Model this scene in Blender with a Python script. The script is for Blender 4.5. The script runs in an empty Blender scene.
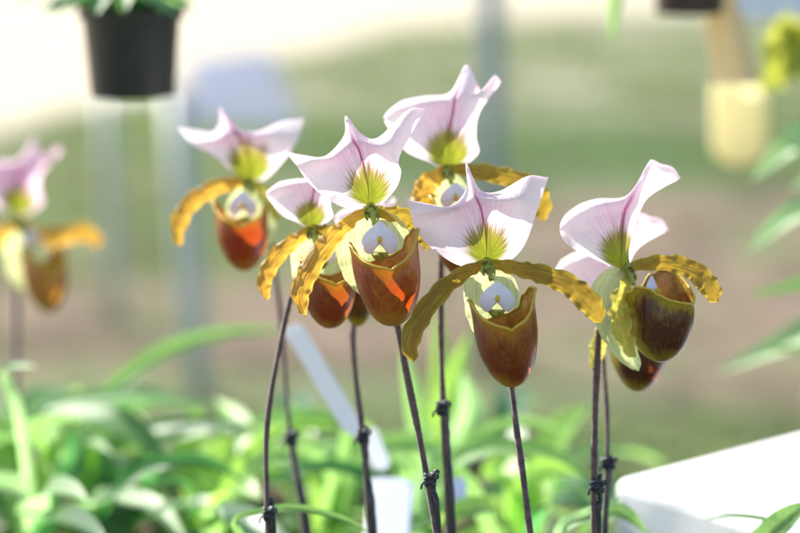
import bpy, bmesh, math, random
from mathutils import Vector, Matrix, noise
random.seed(7)
R = math.radians
sc = bpy.context.scene
COL = sc.collection
# ---------------------------------------------------------------- camera frame
CAM = Vector((0, 0, 1.33)); PITCH = R(11); FPX = 100/36*800
RT = Vector((1, 0, 0)); FW = Vector((0, math.cos(PITCH), -math.sin(PITCH))); UP = Vector((0, math.sin(PITCH), math.cos(PITCH)))
def S(px, py, d):                       # point seen at px,py (800x533) at distance d
    return CAM + RT*((px-400)/FPX*d) + UP*((266.5-py)/FPX*d) + FW*d
cd = bpy.data.cameras.new('camera'); cam = bpy.data.objects.new('camera', cd); COL.objects.link(cam)
cam.location = CAM; cam.rotation_euler = (R(90)-PITCH, 0, 0)
cd.lens = 100; cd.sensor_width = 36; cd.clip_end = 500; cd.clip_start = .02
cd.dof.use_dof = True; cd.dof.focus_distance = .903; cd.dof.aperture_fstop = 5.0; cd.dof.aperture_blades = 0
sc.camera = cam
# ---------------------------------------------------------------- world and sun
w = bpy.data.worlds.new('World'); sc.world = w; w.use_nodes = True
nt = w.node_tree; bg = nt.nodes['Background']
sky = nt.nodes.new('ShaderNodeTexSky'); sky.sky_type = 'NISHITA'; sky.sun_disc = False
sunv = Vector((-.66, .60, .66)).normalized()
sky.sun_elevation = math.asin(sunv.z); sky.sun_rotation = math.atan2(sunv.x, sunv.y)
nt.links.new(sky.outputs[0], bg.inputs[0]); bg.inputs[1].default_value = .115
sl = bpy.data.lights.new('sun', 'SUN'); sl.energy = 5; sl.angle = R(.5); sl.color = (1, .95, .86)
so = bpy.data.objects.new('sun', sl); COL.objects.link(so); so.rotation_euler = (-sunv).to_track_quat('-Z', 'Y').to_euler()
sc.view_settings.view_transform = 'Standard'; sc.view_settings.look = 'None'; sc.view_settings.exposure = 1.3
# ---------------------------------------------------------------- material helpers
class NB:
    def __init__(s, name):
        s.m = bpy.data.materials.new(name); s.m.use_nodes = True; s.t = s.m.node_tree; s.t.nodes.clear()
        s.out = s.t.nodes.new('ShaderNodeOutputMaterial')
    def n(s, typ, ins={}, **props):
        x = s.t.nodes.new(typ)
        for k, v in props.items(): setattr(x, k, v)
        for k, v in ins.items(): s.set(x.inputs[k], v)
        return x
    def set(s, sock, v):
        if isinstance(v, bpy.types.Node): v = v.outputs[0]
        if isinstance(v, bpy.types.NodeSocket): s.t.links.new(v, sock)
        elif sock.type == 'RGBA' and len(v) == 3: sock.default_value = (*v, 1)
        else: sock.default_value = v
    def math(s, op, a, b=0., c=None):
        x = s.n('ShaderNodeMath', {0: a, 1: b}, operation=op)
        if c is not None: s.set(x.inputs[2], c)
        return x
    def mix(s, f, a, b, mode='MIX'):
        x = s.n('ShaderNodeMix', data_type='RGBA', blend_type=mode)
        s.set(x.inputs[0], f); s.set(x.inputs[6], a); s.set(x.inputs[7], b)
        return x.outputs[2]
    def mr(s, v, a, b, c=0., d=1., smooth=True):
        return s.n('ShaderNodeMapRange', {0: v, 1: a, 2: b, 3: c, 4: d}, interpolation_type='SMOOTHSTEP' if smooth else 'LINEAR')
    def uv(s, name):
        x = s.n('ShaderNodeUVMap', uv_map=name); y = s.n('ShaderNodeSeparateXYZ', {0: x.outputs[0]}); return x, y.outputs[0], y.outputs[1]
    def noise(s, vec, scale, detail=3, rough=.5):
        return s.n('ShaderNodeTexNoise', {'Vector': vec, 'Scale': scale, 'Detail': detail, 'Roughness': rough}).outputs[0]
    def comb(s, a, b, c=0.):
        return s.n('ShaderNodeCombineXYZ', {0: a, 1: b, 2: c})
    def rnd(s): return s.n('ShaderNodeObjectInfo').outputs['Random']
    def obj(s): return s.n('ShaderNodeTexCoord').outputs['Object']
    def surf(s, col, rough=.5, trans=None, tf=.4, bump=None, bs=.3, bd=.0005, spec=.5, sheen=0., coat=0.):
        p = s.n('ShaderNodeBsdfPrincipled', {'Base Color': col, 'Roughness': rough, 'Specular IOR Level': spec, 'Sheen Weight': sheen, 'Coat Weight': coat, 'Coat Roughness': .18})
        nrm = None
        if bump is not None:
            nrm = s.n('ShaderNodeBump', {'Height': bump, 'Strength': bs, 'Distance': bd}); s.set(p.inputs['Normal'], nrm)
        last = p
        if trans is not None:
            t = s.n('ShaderNodeBsdfTranslucent', {'Color': trans})
            if nrm: s.set(t.inputs['Normal'], nrm)
            last = s.n('ShaderNodeMixShader', {0: tf, 1: p, 2: t})
        s.t.links.new(last.outputs[0], s.out.inputs[0]); return s.m
def plain(name, c, rough=.6, c2=None, scale=30, metal=0, bs=.2, bd=.002):
    b = NB(name); nz = b.noise(b.obj(), scale, 5)
    col = b.mix(b.mr(nz, .35, .65), c, c2 if c2 else tuple(x*.75 for x in c))
    m = b.surf(col, rough, bump=nz, bs=bs, bd=bd)
    for n in b.t.nodes:
        if n.type == 'BSDF_PRINCIPLED': n.inputs['Metallic'].default_value = metal
    return m

def m_dorsal(name, c1, c2, hz):
    b = NB(name); _, u, v = b.uv('UVMap'); _, an, di = b.uv('polar')
    fine = b.noise(b.comb(b.math('MULTIPLY', an, 16.), b.math('MULTIPLY', di, 2.2), b.rnd()), 1.6, 4, .65)
    fine2 = b.noise(b.comb(b.math('MULTIPLY', an, 42.), b.math('MULTIPLY', di, 3.), 3.), 1.5, 3, .6)
    mid = b.math('ABSOLUTE', b.math('SUBTRACT', u, .5))
    base = b.mix(b.mr(b.noise(b.obj(), 90, 4), .3, .7), c1, c2)
    # pink haze towards the middle and its fine streaks
    haze = b.math('MULTIPLY', b.mr(mid, .36, .02), b.mr(di, 1.05, .3))
    haze = b.math('MULTIPLY', haze, b.mr(fine, .36, .62, .35, 1.))
    c = b.mix(b.math('MULTIPLY', haze, hz), base, (.74, .32, .54))
    spd = b.mr(b.noise(b.comb(b.math('MULTIPLY', an, 60.), b.math('MULTIPLY', di, 26.)), 1.3, 3), .6, .72)
    c = b.mix(b.math('MULTIPLY', b.math('MULTIPLY', spd, haze), .5), c, (.62, .16, .40))
    stripe = b.math('MULTIPLY', b.mr(b.math('ADD', mid, b.math('MULTIPLY', fine2, .02)), .034, .012), b.mr(di, .92, .55))
    c = b.mix(b.math('MULTIPLY', stripe, .9), c, (.50, .05, .26))
    # green base running out in dark streaks
    edge = b.math('ADD', di, b.math('MULTIPLY', b.math('SUBTRACT', fine, .5), -.26))
    edge = b.math('ADD', edge, b.math('MULTIPLY', b.math('SUBTRACT', fine2, .5), -.24))
    edge = b.math('ADD', edge, b.math('MULTIPLY', b.math('POWER', b.math('ABSOLUTE', an), 2.), .13))
    g = b.mr(edge, .45, .30)
    green = b.mix(b.mr(fine2, .42, .58), (.40, .46, .03), (.20, .24, .02))
    green = b.mix(b.mr(di, .12, .34), green, b.mix(b.mr(fine, .4, .6), (.40, .38, .05), (.20, .13, .04)))
    c = b.mix(g, c, green)
    c = b.mix(b.math('MULTIPLY', b.math('MULTIPLY', b.mr(mid, .022, .006), b.mr(di, .62, .3)), .75), c, (.16, .12, .02))
    h = b.math('ADD', b.math('MULTIPLY', fine2, 1.1), b.math('MULTIPLY', b.noise(b.obj(), 700, 2), .3))
    return b.surf(c, .5, b.mix(1., c, (1., .93, .96), 'MULTIPLY'), .55, h, .5, .0007, .35, .1)
def m_petal(name, c1, c2, c3, t1):
    b = NB(name); _, s, wv = b.uv('UVMap')
    st = b.noise(b.comb(b.math('MULTIPLY', s, 1.6), b.math('MULTIPLY', wv, 7.), b.rnd()), 2., 4, .6)
    blot = b.noise(b.comb(b.math('MULTIPLY', s, 5.), b.math('MULTIPLY', wv, 2.5), b.rnd()), 2., 4, .6)
    c = b.mix(b.mr(b.math('ADD', b.math('MULTIPLY', st, .6), b.math('MULTIPLY', blot, .4)), .38, .60), c1, c2)
    hl = b.mr(b.noise(b.obj(), 60, 3), .5, .68)
    c = b.mix(b.math('MULTIPLY', hl, .32), c, (.26, .09, .03))
    e = b.math('ABSOLUTE', b.math('SUBTRACT', wv, .5))
    c = b.mix(b.math('MULTIPLY', b.mr(e, .36, .5), .8), c, c3)
    c = b.mix(b.math('MULTIPLY', b.mr(s, .12, .0), .7), c, (.35, .38, .04))
    fl = b.mr(b.noise(b.comb(b.math('MULTIPLY', s, 26.), b.math('MULTIPLY', wv, 11.), b.rnd()), 2., 2), .66, .74)
    c = b.mix(b.math('MULTIPLY', fl, .7), c, (.15, .045, .015))
    return b.surf(c, .42, b.mix(.5, c, t1), .52, b.math('ADD', st, b.math('MULTIPLY', blot, .5)), .45, .0012, .45)
def m_pouch(name, c_dark, c_light, glow, tfac=.2):
    b = NB(name); _, u, v = b.uv('UVMap')
    vein = b.noise(b.comb(b.math('MULTIPLY', u, 44.), b.math('MULTIPLY', v, 5.), b.rnd()), 1.6, 6, .72)
    mot = b.noise(b.obj(), 240, 5, .6)
    front = b.math('ABSOLUTE', b.math('SUBTRACT', u, .5))
    k = b.math('ADD', b.math('MULTIPLY', vein, .75), b.math('MULTIPLY', mot, .25))
    k = b.math('ADD', k, b.math('MULTIPLY', b.mr(v, .74, 1.), .40))
    k = b.math('ADD', k, b.math('MULTIPLY', b.mr(v, .42, .0), .34))
    k = b.math('ADD', k, b.math('MULTIPLY', b.mr(front, .22, .40), .6))
    k = b.math('ADD', k, b.math('MULTIPLY', b.math('SUBTRACT', b.noise(b.obj(), 55, 3), .5), .9))
    f = b.mr(k, .40, .92)
    c = b.mix(f, c_dark, c_light)
    c = b.mix(b.mr(v, .90, .95), c, (.30, .17, .02))
    c = b.mix(b.mr(v, .965, .99), c, (.72, .50, .05))
    tr = b.mix(b.math('MULTIPLY', f, .6), glow, (.50, .24, .02))
    bf = b.n('ShaderNodeNewGeometry').outputs['Backfacing']
    inner = b.mix(b.mr(mot, .4, .6), (.42, .26, .05), (.26, .12, .02))
    cc = b.mix(bf, c, inner)
    return b.surf(cc, .26, tr, tfac, b.math('ADD', b.math('MULTIPLY', vein, .6), mot), .35, .0008, .45, coat=.2)
def m_syn():
    b = NB('pale_green_sepal'); _, s, wv = b.uv('UVMap')
    st = b.noise(b.comb(b.math('MULTIPLY', s, 1.), b.math('MULTIPLY', wv, 16.), b.rnd()), 2., 2)
    c = b.mix(b.mr(st, .42, .6), (.74, .77, .50), (.58, .64, .32))
    return b.surf(c, .45, b.mix(1., c, (1, 1, .8), 'MULTIPLY'), .5, st, .3, .001)
def m_leaf(name, c1, c2, t, rough=.3):
    b = NB(name); _, s, wv = b.uv('UVMap')
    e = b.math('ABSOLUTE', b.math('SUBTRACT', wv, .5))
    mot = b.noise(b.comb(b.math('MULTIPLY', s, 14.), b.math('MULTIPLY', wv, 5.), b.rnd()), 1.8, 4, .6)
    c = b.mix(b.mr(mot, .4, .6), c1, c2)
    ln = b.noise(b.comb(b.math('MULTIPLY', s, .8), b.math('MULTIPLY', wv, 26.), b.rnd()), 2., 2)
    c = b.mix(b.math('MULTIPLY', b.mr(ln, .4, .6), .35), c, tuple(x*.6 for x in c1))
    c = b.mix(b.math('MULTIPLY', b.mr(e, .05, .0), .5), c, (.25, .4, .12))
    return b.surf(c, rough, b.mix(.35, t, b.mix(1., c, (5, 5, 5), 'MULTIPLY')), .45, ln, .25, .0015, .5)
M = {}
M['dorsal'] = m_dorsal('white_pink_sepal', (.93, .84, .88), (.91, .81, .86), .68)
M['dorsal_pink'] = m_dorsal('rosy_pink_sepal', (.90, .72, .81), (.86, .62, .76), 1.)
M['petal'] = m_petal('olive_brown_petal', (.30, .22, .025), (.13, .05, .012), (.46, .37, .05), (.62, .42, .04))
M['petal_gold'] = m_petal('golden_petal', (.56, .34, .045), (.28, .11, .035), (.72, .50, .12), (.95, .56, .06))
M['petal_green'] = m_petal('yellow_green_petal', (.52, .50, .08), (.42, .30, .06), (.70, .62, .16), (.95, .85, .15))
M['pouch'] = m_pouch('maroon_pouch', (.075, .008, .004), (.36, .17, .010), (.70, .16, .018), .26)
M['pouch_tan'] = m_pouch('tan_orange_pouch', (.34, .12, .03), (.52, .30, .05), (.8, .35, .05), .3)
M['pouch_dark'] = m_pouch('dark_maroon_pouch', (.035, .006, .006), (.34, .26, .02), (.30, .06, .012))
M['pouch_red'] = m_pouch('red_pouch', (.085, .010, .005), (.36, .16, .014), (.85, .11, .014), .27)
M['syn'] = m_syn()
b = NB('white_lavender_staminode'); m_ = b.noise(b.obj(), 500, 3)
M['stam'] = b.surf(b.mix(b.mr(m_, .35, .65), (.90, .88, .90), (.84, .78, .84)), .4, (.9, .85, .95), .4, m_, .2, .0004)
b = NB('yellow_tubercle'); M['tub'] = b.surf((.80, .55, .03), .4, (.9, .6, .05), .3)
b = NB('green_column'); m_ = b.noise(b.obj(), 420, 3)
M['column'] = b.surf(b.mix(b.mr(m_, .48, .62), (.50, .52, .10), (.22, .16, .03)), .45, (.6, .7, .1), .35, m_, .4, .0006)
b = NB('purple_brown_stem'); m_ = b.noise(b.obj(), 260, 4)
M['stem'] = b.surf(b.mix(b.mr(m_, .35, .65), (.055, .022, .022), (.12, .06, .05)), .6, bump=m_, bs=.5, bd=.0006, sheen=.5)
b = NB('green_ovary'); m_ = b.noise(b.obj(), 200, 3)
M['ovary'] = b.surf(b.mix(b.mr(m_, .4, .6), (.25, .32, .06), (.15, .10, .04)), .5, (.4, .5, .1), .25, m_, .4, .0006)
M['leaf'] = m_leaf('mid_green_leaf', (.07, .17, .05), (.15, .28, .09), (.38, .60, .13), .42)
M['leaf_dark'] = m_leaf('deep_green_leaf', (.022, .09, .03), (.055, .155, .05), (.12, .38, .07), .28)
M['leaf_lime'] = m_leaf('lime_leaf', (.15, .32, .04), (.26, .44, .08), (.55, .80, .14), .35)
M['leaf_pale'] = m_leaf('pale_grey_green_leaf', (.15, .28, .10), (.27, .40, .20), (.40, .62, .22), .38)
M['black'] = plain('black_plastic', (.012, .014, .02), .35, (.03, .032, .04), 120, bd=.0004)
M['pot'] = plain('black_pot_plastic', (.010, .010, .012), .4, (.02, .018, .02), 40)
M['redpot'] = plain('dark_brown_pot', (.035, .012, .010), .5, (.02, .008, .008), 40)
M['bark'] = plain('bark_chips', (.10, .055, .03), .9, (.03, .018, .01), 160, bs=1, bd=.006)
M['white'] = plain('white_foam', (.84, .84, .84), .7, (.78, .78, .78), 300, bd=.0006)
b = NB('white_label_plastic'); m_ = b.noise(b.obj(), 60, 3); M['label'] = b.surf(b.mix(m_, (.86, .86, .86), (.80, .81, .83)), .3, (.85, .86, .9), .45)
M['bluepaper'] = plain('pale_blue_panel', (.74, .75, .82), .6, (.70, .72, .80), 8)
M['galv'] = plain('galvanised_steel', (.31, .35, .39), .45, (.24, .28, .32), 40, .3)
M['paint'] = plain('pale_grey_paint', (.44, .46, .42), .5, (.40, .42, .39), 12)
b = NB('pale_lilac_panel'); m_ = b.noise(b.obj(), 6, 4); M['lilac'] = b.surf(b.mix(m_, (.76, .76, .82), (.72, .72, .79)), .6, (.70, .70, .78), .45)
M['wire'] = plain('green_wire', (.10, .14, .10), .4, (.06, .08, .06), 60)
b = NB('pale_yellow_plastic'); m_ = b.noise(b.obj(), 30, 3); M['yellowtag'] = b.surf(b.mix(m_, (.88, .80, .50), (.84, .75, .44)), .5, (.95, .86, .55), .5)
b = NB('tan_strap'); m_ = b.noise(b.obj(), 60, 3); M['tan'] = b.surf(b.mix(m_, (.74, .60, .36), (.66, .52, .30)), .7, (.80, .68, .44), .35)
M['yflower'] = (lambda b: b.surf(b.mix(b.mr(b.noise(b.obj(), 150), .4, .6), (.46, .48, .05), (.30, .38, .05)), .5, (.5, .52, .08), .5))(NB('yellow_green_blossom'))
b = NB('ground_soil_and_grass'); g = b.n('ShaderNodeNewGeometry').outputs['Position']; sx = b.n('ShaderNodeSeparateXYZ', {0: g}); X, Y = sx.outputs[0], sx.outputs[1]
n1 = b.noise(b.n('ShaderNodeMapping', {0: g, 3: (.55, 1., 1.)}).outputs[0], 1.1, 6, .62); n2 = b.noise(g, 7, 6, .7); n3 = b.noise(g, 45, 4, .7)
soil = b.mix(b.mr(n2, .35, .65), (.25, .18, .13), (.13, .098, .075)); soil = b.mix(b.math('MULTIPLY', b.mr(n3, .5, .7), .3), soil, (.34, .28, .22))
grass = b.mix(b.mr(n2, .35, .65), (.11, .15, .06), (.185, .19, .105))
sunlit_sand = b.mix(b.mr(n2, .35, .65), (.56, .49, .37), (.46, .40, .30))  # pale cream carries the sunlight on the far ground in its colour
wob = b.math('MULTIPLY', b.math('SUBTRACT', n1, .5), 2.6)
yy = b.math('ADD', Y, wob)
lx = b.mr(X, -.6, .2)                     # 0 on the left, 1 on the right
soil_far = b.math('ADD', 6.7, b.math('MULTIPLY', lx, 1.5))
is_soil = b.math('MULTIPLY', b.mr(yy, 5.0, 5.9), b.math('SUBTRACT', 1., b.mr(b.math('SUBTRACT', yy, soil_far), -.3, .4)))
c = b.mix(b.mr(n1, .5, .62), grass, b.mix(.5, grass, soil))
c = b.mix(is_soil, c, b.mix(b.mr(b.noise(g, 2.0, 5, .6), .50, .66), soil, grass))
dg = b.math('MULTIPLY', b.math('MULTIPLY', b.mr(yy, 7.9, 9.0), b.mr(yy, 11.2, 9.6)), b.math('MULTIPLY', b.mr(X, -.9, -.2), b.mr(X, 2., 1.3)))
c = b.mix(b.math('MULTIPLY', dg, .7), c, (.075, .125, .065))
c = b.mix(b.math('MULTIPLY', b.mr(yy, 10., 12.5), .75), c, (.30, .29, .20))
sun_edge = b.math('SUBTRACT', yy, b.math('ADD', 15.6, b.math('ADD', b.math('MULTIPLY', b.math('MINIMUM', X, 0.), 3.1), b.math('MULTIPLY', b.math('MAXIMUM', X, 0.), .8))))
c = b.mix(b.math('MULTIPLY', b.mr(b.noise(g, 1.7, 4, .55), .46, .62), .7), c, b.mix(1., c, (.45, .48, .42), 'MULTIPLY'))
c = b.mix(b.mr(sun_edge, -.5, .8), c, sunlit_sand)  # sunlit zone painted in, its border shaped like the shadow edge
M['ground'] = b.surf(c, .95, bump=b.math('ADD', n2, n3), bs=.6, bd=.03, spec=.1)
b = NB('grass_blades'); m_ = b.noise(b.obj(), 3, 4)
M['grass'] = b.surf(b.mix(b.mr(m_, .35, .65), (.09, .15, .045), (.19, .22, .10)), .6, (.18, .26, .07), .4)
# ---------------------------------------------------------------- mesh helpers
def cr(p, t):                             # Catmull-Rom through a list, t in 0..1
    n = len(p)-1; x = min(max(t, 0), 1)*n; i = min(int(x), n-1); f = x-i
    a = p[i-1] if i > 0 else p[0]*2-p[1]
    d = p[i+2] if i+2 <= n else p[n]*2-p[n-1]
    b_, c_ = p[i], p[i+1]
    return .5*((2*b_)+(c_-a)*f+(2*a-5*b_+4*c_-d)*f*f+(3*b_-a-3*c_+d)*f**3)
class MB:
    def __init__(s): s.v = []; s.f = []; s.uv = []; s.uv2 = []
    def grid(s, pts, uvs, uv2=None, close=False):
        nr, nc = len(pts), len(pts[0]); o = len(s.v)
        for r in range(nr):
            for c in range(nc): s.v.append(pts[r][c]); s.uv.append(uvs[r][c]); s.uv2.append(uv2[r][c] if uv2 else (0, 0))
        for r in range(nr-1):
            for c in range(nc-1 if not close else nc):
                c2 = (c+1) % nc
                s.f.append((o+r*nc+c, o+r*nc+c2, o+(r+1)*nc+c2, o+(r+1)*nc+c))
    def tube(s, path, rad, n=10, steps=None, cap=True, uvv=None):
        path = [Vector(p) for p in path]
        steps = steps or len(path)*5
        P = [cr(path, i/steps) for i in range(steps+1)] if len(path) > 1 else path
        rr = rad if callable(rad) else (lambda t: rad)
        rows = []; uvs = []; ref = None
        for i, p in enumerate(P):
            T = (P[min(i+1, steps)]-P[max(i-1, 0)]).normalized()
            if ref is None: ref = T.orthogonal().normalized()
            ref = (ref-T*ref.dot(T)).normalized(); B = T.cross(ref)
            rows.append([p+(ref*math.cos(a)+B*math.sin(a))*rr(i/steps) for a in [2*math.pi*k/n for k in range(n)]])
            uvs.append([(k/n, uvv if uvv is not None else i/steps) for k in range(n)])
        o = len(s.v); s.grid(rows, uvs, close=True)
        if cap:
            s.f.append(tuple(range(o+n-1, o-1, -1))); e = o+steps*n; s.f.append(tuple(range(e, e+n)))
        return rows
    def box(s, lo, hi, rot=0, org=None):
        c = [Vector((x, y, z)) for x in (lo[0], hi[0]) for y in (lo[1], hi[1]) for z in (lo[2], hi[2])]
        if rot:
            g = org or (Vector(lo)+Vector(hi))/2; m = Matrix.Rotation(rot, 3, 'Z'); c = [m @ (p-g)+g for p in c]
        o = len(s.v); s.v += c; s.uv += [(0, 0)]*8; s.uv2 += [(0, 0)]*8
        for f in ((0, 1, 3, 2), (4, 6, 7, 5), (0, 4, 5, 1), (2, 3, 7, 6), (0, 2, 6, 4), (1, 5, 7, 3)): s.f.append(tuple(o+k for k in f))
    def build(s, name, mat, parent=None, org=None, smooth=True, bevel=0, sub=0, solid=0):
        org = Vector(org) if org is not None else (parent['_o'] and Vector(parent['_o']) if parent is not None else Vector())
        me = bpy.data.meshes.new(name); me.from_pydata([tuple(Vector(p)-org) for p in s.v], [], s.f)
        u = me.uv_layers.new(name='UVMap'); u2 = me.uv_layers.new(name='polar')
        for lp in me.loops: u.data[lp.index].uv = s.uv[lp.vertex_index]; u2.data[lp.index].uv = s.uv2[lp.vertex_index]
        me.materials.append(mat); me.update()
        if smooth:
            for p in me.polygons: p.use_smooth = True
        o = bpy.data.objects.new(name, me); COL.objects.link(o)
        if bevel:
            q = o.modifiers.new('bevel', 'BEVEL'); q.width = bevel; q.segments = 3; q.limit_method = 'ANGLE'
        if solid:
            q = o.modifiers.new('solid', 'SOLIDIFY'); q.thickness = solid; q.offset = 0
        if parent is not None: o.parent = parent
        else: o.location = org
        if parent is not None and parent.type == 'MESH': pass
        return o
THINGS = []
def thing(name, label, cat, org, group=None):
    o = bpy.data.objects.new(name, None); COL.objects.link(o); o.location = org; o.empty_display_size = .02
    o['_o'] = tuple(org); o['label'] = label; o['category'] = cat
    if group: o['group'] = group
    THINGS.append(o); return o
def tag(o, label, cat, group=None):
    o['label'] = label; o['category'] = cat
    if group: o['group'] = group
    return o
def sub(o, child, org):                   # make child (built round the same org) a sub-part of o
    child.parent = o; return child
# ---------------------------------------------------------------- flower parts (authored in photo pixels plus forward offset f, 1 unit = 1 px at distance D)
class Fl:
    def __init__(s, D, cx, cy, sx=1, sy=1, bx=None, by=None):
        s.D = D; s.k = D/FPX; s.cx, s.cy, s.sx, s.sy = cx, cy, sx, sy
        s.bx = cx if bx is None else bx; s.by = cy if by is None else by
    def P(s, px, py, f=0):
        px = s.cx+(px-s.bx)*s.sx; py = s.cy+(py-s.by)*s.sy
        return S(px, py, s.D)+(-FW)*(f*s.k*min(s.sx, s.sy) if s.sx != 1 else f*s.k)
UC = [-1, -.66, -.36, -.1, 0, .1, .36, .66, 1]
def dorsal(F, rows, root, base, roll=7, seed=0, label=None, mat='dorsal'):
    bx, by = base
    r0 = [(bx+u*9, by+1+abs(u)*1.5, -abs(u)*1.5) for u in UC]
    rows = [r0]+rows
    fb = (34, 32, 28, 16, 18, 16, 28, 34, 38)
    rows[-1] = [(x, y, f-fb[j]) for j, (x, y, f) in enumerate(rows[-1])]
    last = rows[-1]; prev = rows[-2]
    r6 = []
    for j, (x, y, f) in enumerate(last):
        r6.append((x-(x-prev[j][0])*.05, y+1.2, f-3))
    rows = rows+[r6]
    g = [[Vector(p) for p in r] for r in rows]
    nu, nv = 72, 64; pts = []; uvs = []; pol = []
    # column resampling: invert UC so u is even
    for i in range(nv+1):
        v = i/nv; a = []; b1 = []; c1 = []
        rowp = [cr([r[j] for r in g], v) for j in range(9)]
        for k in range(nu+1):
            t = k/nu
            t = .5+(t-.5)*(.55+.45*abs(2*t-1))      # denser near the midrib
            q = cr(rowp, t)
            uu = 0
            x = t*8; j = min(int(x), 7); uu = UC[j]+(UC[j+1]-UC[j])*(x-j)
            dx, dy = q.x-bx, by-q.y
            ang = math.atan2(dx, max(dy, .001)) if dy > -20 else 0
            dist = math.hypot(dx, dy)/100
            # midrib groove, veins, gentle crumple, edge ripples
            cr_ = noise.noise(Vector((q.x*.035+seed, q.y*.035, seed)))*3.2*min(1, dist*2)+noise.noise(Vector((q.x*.1, q.y*.1, seed+5)))*1.0*min(1, dist*2)
            e = max(0, abs(uu)-.7)/.3
            cr_ += e*math.sin(v*17+seed*3+uu)*1.2
            vein = math.cos(ang*26)*.35*min(1, dist*2)*max(0, 1-dist*.8)
            groove = -2.2*math.exp(-(uu/.05)**2)*min(1, dist*3)*(1 if v < .8 else 0)
            q = q+Vector((0, 0, cr_+vein+groove))
            a.append(F.P(q.x, q.y, q.z)); b1.append((uu/2+.5, v)); c1.append((ang, dist))
        pts.append(a); uvs.append(b1); pol.append(c1)
    m = MB(); m.grid(pts, uvs, pol)
    o = m.build('dorsal_sepal', M[mat], root)
    if label: o['label'] = label
    return o
def ribbon(F, path, widths, root, name, mat, wave=2.2, nw=7, twist=(0, 0), seed=0, cup=2., ripple=1.2, tipw=.25):
    P = [Vector(p) for p in path]; W = [Vector((x, 0, 0)) for x in widths]; N = 90; Mw = 16; pts = []; uvs = []
    for i in range(N+1):
        t = i/N; p = cr(P, t); T = (cr(P, min(t+.02, 1))-cr(P, max(t-.02, 0)))
        L = Vector((-T.y, T.x, 0)).normalized()          # screen perpendicular
        tw = twist[0]+(twist[1]-twist[0])*t
        side = L*math.cos(tw)+Vector((0, 0, 1))*math.sin(tw); nrm = Vector((0, 0, 1))*math.cos(tw)-L*math.sin(tw)
        wd = cr(W, t).x/2
        endf = math.sqrt(max(0, 1-((t-.93)/.07)**2)) if t > .93 else 1
        wd *= tipw*(1-endf)+endf if t > .93 else 1
        if t > .97: wd *= max(.12, (1-t)/.03)
        a = []; b1 = []
        for k in range(Mw+1):
            wv = k/Mw*2-1
            ph = nw*2*math.pi*(t+.09*noise.noise(Vector((t*4, seed*3.1, 0 if wv > 0 else 7))))+seed*2+(1.9 if wv > 0 else 0)+noise.noise(Vector((t*9, seed, wv)))*2.5
            z = -cup*(1-wv*wv)*-1+wave*(.65+.8*noise.noise(Vector((t*5, seed*1.7, 2 if wv > 0 else 5))))*math.sin(ph)*abs(wv)**2.2*min(1, t*5)
            z += noise.noise(Vector((t*9, wv*1.5, seed+9)))*1.3+noise.noise(Vector((t*26, wv*4, seed+19)))*.5
            z += .45*noise.noise(Vector((wv*6, t*1.5, seed+3)))+.15*math.cos(wv*16)
            ww = wd*(1+ripple/max(wd, 1)*math.sin(ph*1.0+1.2)*abs(wv)**3*min(1, t*5)*.8)
            q = p+side*(wv*ww)+nrm*z
            a.append(F.P(q.x, q.y, q.z)); b1.append((t, k/Mw))
        pts.append(a); uvs.append(b1)
    m = MB(); m.grid(pts, uvs); return m.build(name, mat, root)
def pouch(F, cx, rimy, boty, Rx, root, mat, yaw=0, lean=0, fc=26, notch=.36, asym=0, depth=1.05, seed=0, ear=.33, tiltf=0):
    # yaw: turn to the right (viewer's right). rimy: height of ears, boty: lowest point
    H = boty-rimy; nphi, nt_ = 96, 46; pts = []; uvs = []
    def hrim(ph):                                       # height fraction above bottom, 1 = ears
        a = abs(ph)
        K = [(0, 1-notch*1.06), (7, 1-notch*.98), (26, 1-notch*.84), (46, 1-notch*.62), (62, 1-notch*.34), (72, 1-notch*.12), (83, .99), (97, 1.0), (110, .93), (128, .78), (152, .74), (180, .76)]
        d = math.degrees(a)
        for (a0, h0), (a1, h1) in zip(K, K[1:]):
            if d <= a1+1e-6:
                t = (d-a0)/(a1-a0); t = t*t*(3-2*t) if a0 >= 50 else t
                return h0+(h1-h0)*t
        return K[-1][1]
    rim = []
    for i in range(nt_+1):
        row = []; uvr = []
        for k in range(nphi+1):
            ph = -math.pi+2*math.pi*k/nphi
            hr = hrim(ph)+asym*math.sin(ph)*.5*(i/nt_)
            t = i/nt_; t_ = t**1.25
            h = hr*t_
            s_ = min(1, h/.66)
            r = (1-(1-s_)**1.95)**.5
            r *= 1+.03*noise.noise(Vector((math.cos(ph)*1.5, math.sin(ph)*1.5, h*3+seed)))
            # ears pull outward then roll in, front lip flares
            if t > .86: r *= 1+.07*((t-.86)/.14)**1.5
            a = abs(ph)
            earf = math.exp(-((a-1.43)/.42)**2)
            r *= 1-.10*max(0, h-.7)/.3*(1-earf)
            pinch = 1-.55*max(0, (a-1.5)/1.64)*t          # narrows to a strap at the back
            lx = math.sin(ph)*r*Rx*pinch
            lf = math.cos(ph)*r*Rx*depth
            if a > 1.9: lf -= 4*t
            lf += 5*math.sin(min(1, h)*math.pi*.8)*max(0, math.cos(ph))     # belly
            lf += tiltf*h
            x = lx*math.cos(yaw)+lf*math.sin(yaw); f = lf*math.cos(yaw)-lx*math.sin(yaw)
            ex = 26*math.sin(yaw)
            px = cx+x+lean*(1-h); py = boty-h*H
            row.append((px, py, fc*math.cos(yaw)+f)); uvr.append((k/nphi, t*.95))
        if i == nt_: rim = row
        pts.append([F.P(*q) for q in row]); uvs.append(uvr)
    m = MB(); m.grid(pts, uvs)
    loop = [F.P(*q) for q in rim]
    k_ = F.k
    m.tube(loop, lambda t: 1.3*k_*(1+.3*noise.noise(Vector((t*30, seed, 0)))), 7, nphi, cap=False, uvv=1.)
    return m.build('pouch', mat, root)
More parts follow.
